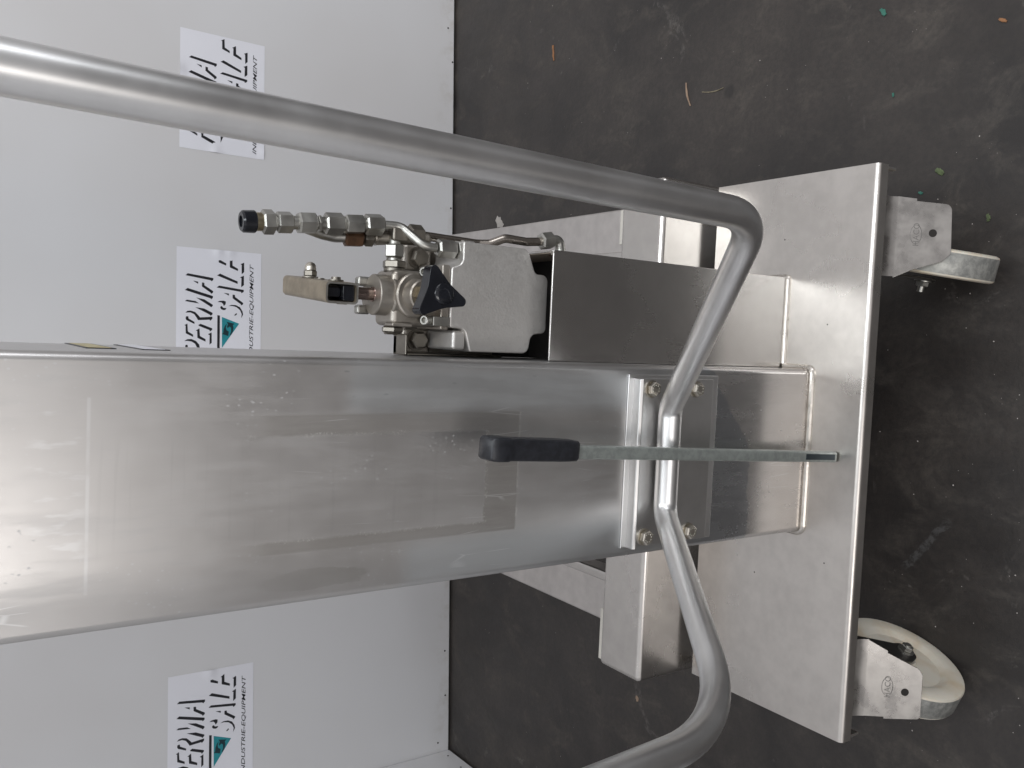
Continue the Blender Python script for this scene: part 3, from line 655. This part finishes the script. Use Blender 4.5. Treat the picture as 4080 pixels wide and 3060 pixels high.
bm = new_bm(); rev(bm, along(.1425), dr, [(0, .0095), (.0012, .0100), (.010, .0100)], 28); obj('nipple', bm, M_YZINC, pump)
bm = new_bm(); prof = []
ax, u, w = frame_of(dr); c0 = along(.1495); rings = []
for d, r in ((0, .0112), (.001, .0118), (.013, .0115), (.0150, .0100), (.0150, .0062), (.0125, .0058), (.0125, .0006)):
    rings.append([bm.verts.new(c0 + ax * d + (u * math.cos(a) + w * math.sin(a)) * (r + (.00035 if (k % 2 and .0005 < d < .0145) else 0))) for k, a in enumerate([2 * math.pi * q / 48 for q in range(48)])])
for a, b in zip(rings, rings[1:]):
    for k in range(48): bm.faces.new((a[k], a[(k + 1) % 48], b[(k + 1) % 48], b[k]))
bm.faces.new(rings[0][::-1])
obj('dust_cap', bm, M_BLACK, pump, 0)

# return pipe down the right side to the elbow on the housing
bm = new_bm()
tube(bm, fillet([(.1185, .918, .880), (.1165, .92, .80), (.1175, .915, .785), (.1265, .91, .765), (.1245, .905, .735), (.1275, .90, .705)], .018, 8), .0055, 20)
obj('return_pipe', bm, steel('dark_polished_pipe', (.42, .38, .34), .2, .08, (20, 20, 20), 15, .03, .8), pump)
bm = new_bm(); hexn(bm, V((.1268, .90, .7165)), V((.1300, .90, .6975)), .0195, phase=.3, chamfer=.002); obj('union_nut', bm, M_ZINC, pump)
bm = new_bm(); tube(bm, fillet([(.1295, .90, .699), (.1312, .90, .6865), (.1195, .90, .6835), (.1115, .90, .6835)], .007, 8), .0068, 20)
rev(bm, V((.1115, .90, .6835)), V((1, 0, 0)), [(0, .0105), (.0016, .0105), (.002, .0095)], 28); obj('elbow', bm, M_ZINC, pump)

# ------------------------------------------------------------------ handlebar with clamp plate
path = fillet([(.1265, .504, 1.52), (.1225, .534, .734), (-.079, .773, .5935), (-.2145, .773, .5935), (-.3488, .5098, .7562), (-.3488, .4498, 1.4762)],
              [.07, .024, .024, .16], 12)
bm = new_bm(); tube(bm, path, .0148, 40)
bar = obj('handlebar', bm, M_TUBE, lift, 0)
bm = new_bm()
pp = round_poly([(.7966, .498), (.7906, .498), (.7906, .6255), (.7800, .6345), (.7822, .6385), (.7966, .6385)], [0, 0, .004, .001, .002, 0], 5)
prism(bm, pp, lambda y, z: V((-.2585, y, z)), lambda y, z: V((-.0435, y, z)))
clamp = obj('clamp_plate', bm, steel('clamp_steel', (.62, .61, .60), .36, .08, (4, 60, 60), 6, .04, .9), bar, .0006, 2)
bm = new_bm(); box(bm, -.2595, -.0385, .7945, .7968, .484, .6465); obj('backing_strip', bm, M_TUBE, bar, .001, 2)
for x, z in ((-.0565, .611), (-.2465, .611), (-.0565, .5315), (-.2460, .5315)):
    bm = new_bm(); p = V((x, .7906, z))
    rev(bm, p, V((0, -1, 0)), [(0, .0112), (.0016, .0112)], 28); hexn(bm, p - V((0, .0016, 0)), p - V((0, .0090, 0)), .0165, phase=random.random(), chamfer=.0012)
    for k in range(9):
        a = k * .7; rev(bm, p + V((math.cos(a) * .0052, -.0089, math.sin(a) * .0052)), V((0, -1, 0)), [(0, .0011), (.0005, .0006)], 6)
    obj('hex_bolt', bm, M_BOLT, bar)

# ------------------------------------------------------------------ castors
def shield_pt(x, t, off=0.0):
    """plate leaning out from under the base: t 0 top .. 1 bottom"""
    A, B = V((0, .727, .245)), V((0, .664, .165)); nrm = V((0, -.786, .619)).normalized() * -1
    d = (B - A).normalized(); nrm = V((0, d.z, -d.y)); nrm = nrm if nrm.y < 0 else -nrm
    p = A.lerp(B, t); return V((x, p.y, p.z)) + nrm * off
def castor(wc, yaw, shield, holes, emb, swivel, word_rot):
    n = V((math.cos(yaw), math.sin(yaw), 0)); tdir = V((-n.y, n.x, 0))
    R_ = .0958
    # fork
    bm = new_bm(); sw = V((swivel[0], swivel[1], 0))
    rev(bm, sw + V((0, 0, .2235)), V((0, 0, 1)), [(0, .044), (.006, .048), (.018, .048), (.020, .052), (.034, .052)], 40)
    fork = obj('castor', bm, M_FORK, lift, 0)
    for s in (-1, 1):
        bm = new_bm(); o_ = wc + n * (.0275 * s)
        rel = (sw - wc).dot(tdir)
        pl = [(-.016, -.012), (.016, -.012), (.020, .004), (rel + .040, .128), (rel - .040, .128), (-.022, .012)]
        pl = round_poly(pl, [.014, .014, .008, .006, .006, .010], 5)
        prism(bm, pl, lambda a, z: o_ + tdir * a + V((0, 0, z)), lambda a, z: o_ + tdir * a + V((0, 0, z)) + n * (.0035 * s))
        obj('fork_leg', bm, M_FORK, fork, .001, 2)
    # wheel
    bm = new_bm(); h = .0205
    prof = [(-h, .020), (-h + .006, .022), (-h + .007, .060), (-h + .0015, .068), (-h, .072), (-h, .090), (-h + .002, .0945), (-h + .0045, R_), (h - .0045, R_), (h - .002, .0945), (h, .090), (h, .072), (h - .0015, .068), (h - .007, .060), (h - .006, .022), (h, .020)]
    rev(bm, wc, n, prof, 72, up=V((0, 0, 1)))
    for f in bm.faces:
        c = f.calc_center_median() - wc; rr = (c - n * c.dot(n)).length
        if rr > .0930 and abs(c.dot(n)) < .0170: f.material_index = 1
    obj('wheel', bm, [M_WHEEL, M_TREAD], fork, 0)
    for s in (-1, 1):
        bm = new_bm(); p = wc + n * (.031 * s)
        rev(bm, p, n * s, [(0, .0125), (.002, .0125)], 24); hexn(bm, p + n * (.002 * s), p + n * (.010 * s), .0165, phase=.3)
        rev(bm, p + n * (.0085 * s), n * s, [(0, .005), (.0035 if s > 0 else .010, .005)], 16)
        if s < 0 or True: obj('axle_bolt', bm, M_ZINC, fork)
    # shield plate
    pl = round_poly(shield[0], shield[1], 7)
    bm = new_bm(); prism(bm, pl, lambda x, t: shield_pt(x, t, 0), lambda x, t: shield_pt(x, t, -.0022))
    sh = obj('toe_shield', bm, M_SHIELD, fork, .0006, 2)
    xs = [p[0] for p in shield[0]]; xa, xb = min(xs), max(xs)
    prof = round_poly([(.7225, .2510), (.7345, .2505), (.7365, .2365), (.7270, .2450)], [.002, .004, .003, 0], 4)
    bm = new_bm()
    path_ = [(.7235, .2572), (.7215, .2500), (.7200, .2440), (.7180, .2370), (.7153, .2310), (.7113, .2250)]
    for (ya, za), (yb_, zb_) in zip(path_, path_[1:]):
        bm.faces.new([bm.verts.new(p) for p in ((shield[2][0], ya, za), (shield[2][1], ya, za), (shield[2][1], yb_, zb_), (shield[2][0], yb_, zb_))])
    bmesh.ops.remove_doubles(bm, verts=bm.verts, dist=1e-5)
    bmesh.ops.solidify(bm, geom=bm.faces[:], thickness=.002)
    obj('shield_bend', bm, M_SHIELD, fork, 0)
    # hole and stamped oval
    bm = new_bm(); hx, ht = holes
    c = shield_pt(hx, ht, .0003); nr = (shield_pt(hx, ht, 1) - shield_pt(hx, ht, 0)).normalized()
    rev(bm, c, nr, [(0, .0056), (.0001, .0055)], 28); obj('drilled_hole', bm, M_HOLE, fork)
    if hx < 0:
        bm = new_bm(); rev(bm, c + V((-.0008, 0, -.0006)), nr, [(0, .0048), (.0004, .0046)], 24); obj('slotted_screw', bm, M_ZINC, fork)
        bm = new_bm(); box(bm, c.x - .0052, c.x + .0036, -.0006, .0006, 0, .0005)
        for v in bm.verts: v.co = V((v.co.x, c.y, c.z)) + nr * (.0002 + v.co.z) + (shield_pt(0, 1) - shield_pt(0, 0)).normalized() * v.co.y
        obj('screw_slot', bm, M_HOLE, fork)
    bm = new_bm(); ex, et = emb; pts = []
    for k in range(33):
        a = 2 * math.pi * k / 32; pts.append(shield_pt(ex + .0135 * math.cos(a), et + .078 * math.sin(a), .0002))
    tube(bm, pts, .00035, 6, False)
    obj('stamped_oval', bm, M_STAMP, fork)
    txt('HACO', .0088, fork, 'stamped_word', M_STAMP, lambda x, y: shield_pt(ex + x, et - y / .1018, .00025), center=True, stretch=.95)
    return fork

def mk_wheel():
    t = NT('cream_nylon_wheel'); n = t.noise(t.pos, 14, 4, 0.6)
    c = t.mix(t.ramp(n, .4, .7), (.60, .56, .48), (.52, .43, .31))
    return t.out(c, .42, 0, t.bump(t.noise(t.pos, 90), .05, .001), Subsurface_Weight=0.05)
def mk_tread():
    t = NT('worn_grey_tread'); n = t.noise(t.pos, 60, 5, .7); n2 = t.noise(t.pos, 10, 3)
    c = t.mix(t.ramp(n, .35, .65), (.20, .20, .19), (.36, .355, .33)); c = t.mix(t.ramp(n2, .55, .75, 0, .6), c, (.55, .54, .48))
    return t.out(c, .38, .35, t.bump(n, .3, .001))
M_WHEEL = mk_wheel(); M_TREAD = mk_tread()
M_SHIELD = steel('shield_steel', (.42, .40, .38), .30, .18, (20, 20, 20), 28, .03, .74)
M_STAMP = plain('stamped_groove', (.22, .21, .20), .5, .8)
M_HOLE = plain('hole_shadow', (.015, .012, .010), .8)
castor(V((-.4926, .738, .0958)), -.375,
       ([(-.4165, .12), (-.4345, .544), (-.4360, .552), (-.4545, .962), (-.4665, 1.05), (-.5327, 1.062), (-.5385, 1.017), (-.5367, .537), (-.5345, .527), (-.5345, .12)],
        [0, 0, 0, .004, .004, .006, .004, 0, 0, 0]),
       (-.4945, .818), (-.4885, .565), (-.461, .782), 0) if False else None
def shield_round(pts, rad):   # round in metres, t axis is .1018 m long
    L = .1018; q = round_poly([(x, t * L) for x, t in pts], rad, 7); return [(x, t / L) for x, t in q]
_castor = castor
def castor2(wc, yaw, pts, rad, bend, holes, emb, swivel):
    return _castor(wc, yaw, (shield_round(pts, rad), 0, bend), holes, emb, swivel, 0)
castor2(V((-.4926, .738, .0958)), -.375,
        [(-.4175, .25), (-.4205, .28), (-.4345, .545), (-.4375, .545), (-.4590, 1.0), (-.4680, 1.055), (-.5345, 1.06), (-.5370, .54), (-.5340, .54), (-.5345, .25)],
        [0, .01, .0, 0, .012, .006, .006, 0, 0, 0], (-.5335, -.4185), (-.4947, .818), (-.4880, .565), (-.461, .782))
castor2(V((.1488, .7343, .0958)), -.199,
        [(.2275, .25), (.2270, .31), (.2250, .518), (.2215, .518), (.2180, 1.0), (.1480, 1.03), (.1364, .91), (.1235, .515), (.1125, .29), (.1110, .25)],
        [0, .01, 0, 0, .010, .008, .006, .01, .01, 0], (.113, .2265), (.1765, .760), (.1740, .530), (.160, .782))

# ------------------------------------------------------------------ loose hand lever leaning on the handlebar
B0 = V((-.1512, .748, .284)); B1 = V((-.1222, .732, .783)); ld = (B1 - B0).normalized()
lever = thing('hand_lever', B0, 'grey steel bar lever with black rubber grip, upright in front of the mast', 'lever')
ux = V((1, 0, 0)) - ld * ld.x; ux.normalize(); uy = ld.cross(ux)
def lp(d, a, b): return B0 + ld * d + ux * a + uy * b
L = (B1 - B0).length
bm = new_bm(); prism(bm, round_poly([(-.0078, -.006), (.0078, -.006), (.0078, .006), (-.0078, .006)], .0035, 4), lambda a, b: lp(0, a, b), lambda a, b: lp(L + .02, a, b))
obj('bar', bm, M_LEVER, lever, .0012, 2)
bm = new_bm(); prism(bm, [(-.0040, .006), (.0040, .006), (.0040, .0064), (-.0040, .0064)], lambda a, b: lp(.006, a, -b), lambda a, b: lp(.075, a, -b)); obj('end_slot', bm, M_DARKBLUE, lever)  # thin strip on the surface, the slot's shade is only its dark colour
bm = new_bm()
secs = [(d_ * 1.08, a_ * .97, b_ * .97) for d_, a_, b_ in [(-.003, .0098, .0100), (0, .0116, .0116), (.010, .0120, .0124), (.022, .0122, .0128), (.075, .0122, .0128), (.084, .0123, .0130), (.087, .0130, .0142), (.098, .0132, .0144), (.1045, .0126, .0136), (.1075, .0108, .0118)]]
rings = []
for d, a, b in secs:
    off = 0
    q = round_poly([(-a, -b), (a, -b), (a, b), (-a, b)], min(a, b) * .22, 5)
    rings.append([bm.verts.new(lp(L + d, x + .002, y)) for x, y in q])
for a, b in zip(rings, rings[1:]):
    n_ = len(a)
    for k in range(n_): bm.faces.new((a[k], a[(k + 1) % n_], b[(k + 1) % n_], b[k]))
bm.faces.new(rings[0][::-1]); bm.faces.new(rings[-1])
grip = obj('grip', bm, M_GRIP, lever, 0, angle=60)
bm = new_bm(); tube(bm, [lp(L + .002, -.001, .0122), lp(L + .093, -.001, .0128)], .0006, 6); obj('mould_seam', bm, M_GRIP, grip)

# ------------------------------------------------------------------ litter on the floor
def chip(name, loc, ln, wd, th, rz, mat, label, cat, bend=0.0):
    bm = new_bm(); n_ = 7; rings = []
    for i in range(n_):
        f = i / (n_ - 1); x = (f - .5) * ln; w_ = wd * (.45 + .55 * math.sin(math.pi * min(max(f, .12), .88))) * random.uniform(.75, 1.1); yo = bend * math.sin(f * 3.1) + random.uniform(-.1, .1) * wd
        rings.append([bm.verts.new((x, yo + s * w_ / 2, z)) for s, z in ((-1, .0005), (1, .0005), (.7, th * random.uniform(.7, 1.2)), (-.7, th * random.uniform(.7, 1.2)))])
    for a, b in zip(rings, rings[1:]):
        for k in range(4): bm.faces.new((a[k], a[(k + 1) % 4], b[(k + 1) % 4], b[k]))
    bm.faces.new(rings[0][::-1]); bm.faces.new(rings[-1])
    c, s = math.cos(rz), math.sin(rz)
    for v in bm.verts: v.co = V((v.co.x * c - v.co.y * s + loc[0], v.co.x * s + v.co.y * c + loc[1], v.co.z))
    o = obj(name, bm, mat, None, 0, origin=(loc[0], loc[1], 0)); tag(o, label, cat); return o
M_WOOD = plain('orange_wood', (.30, .14, .06), .6, 0, .2, 120, .3)
M_STRAW = plain('dry_straw', (.30, .26, .17), .6, 0, .2, 120, .3)
M_GREEN = plain('green_plastic', (.04, .16, .12), .5)
M_LEAF = plain('green_leaf', (.09, .12, .05), .6, 0, .2, 120, .4)
M_PALE = plain('pale_chip', (.42, .39, .36), .6, 0, .2, 60, .2)
M_TANC = plain('tan_chip', (.34, .24, .17), .6, 0, .2, 60, .2)
chip('wood_splinter', (.7617, 1.8655), .042, .007, .003, .15, M_WOOD, 'orange wood splinter lying alone on the floor near the back wall', 'wood splinter')
chip('dry_twig', (.549, 1.360), .055, .004, .003, .3, M_TANC, 'brown knotted dry twig on the floor beside the thin straw', 'twig', .004)
chip('straw', (.5438, 1.2898), .060, .0022, .002, 1.5, M_STRAW, 'thin pale straw stalk on the floor next to the brown twig', 'straw', .004)
chip('plastic_scrap', (.5951, .9014), .016, .010, .003, .6, M_GREEN, 'largest bright green plastic scrap, out in the open on the dark floor', 'plastic scrap')
chip('plastic_scrap', (.4469, .8725), .007, .005, .002, .2, M_GREEN, 'small bright green scrap midway between the large scrap and the steel base', 'plastic scrap')
chip('plastic_scrap', (.2725, .8103), .008, .005, .002, 1.2, M_GREEN, 'tiny green scrap close beside the right castor shield', 'plastic scrap')
chip('leaf', (.3034, .7801), .016, .011, .002, .9, M_LEAF, 'small olive green leaf fragment on the floor right of the base corner', 'leaf')
chip('leaf', (.2214, .6962), .012, .007, .002, .2, M_LEAF, 'grey green leaf crumb in front of the right castor wheel', 'leaf')
chip('wood_splinter', (.5244, .6956), .014, .006, .002, 1.1, M_WOOD, 'short orange brown splinter at the upper right corner of the photo', 'wood splinter')
chip('paper_flake', (.3325, 2.0922), .045, .030, .0015, .9, M_PALE, 'torn pale paper flake on the floor between back wall and right leg', 'paper flake')
chip('wood_chip', (-.8248, 1.4197), .013, .009, .003, .4, M_TANC, 'tan wood chip on the floor left of the cross beam', 'wood chip')
# grit
bm = new_bm()
def grit(x, y, r):
    v = [bm.verts.new((x + r * math.cos(a) * random.uniform(.6, 1.1), y + r * math.sin(a) * random.uniform(.6, 1.1), .0003)) for a in (0, 1.3, 2.6, 3.9, 5.2)]
    t_ = bm.verts.new((x, y, r * .9))
    for k in range(5): bm.faces.new((v[k], v[(k + 1) % 5], t_))
for k in range(420):
    if k < 260: x, y = random.uniform(-1.2, 1.6), random.uniform(.3, 2.15)
    else: x, y = random.gauss(-.15, .22), random.gauss(.52, .12)
    grit(x, y, random.choice((.0006, .0007, .0009, .0011, .0015)))
o = obj('grit', bm, M_PALE, None, 0, smooth=False, kind='stuff'); o['label'] = 'pale grit and crumbs scattered over the dark floor'
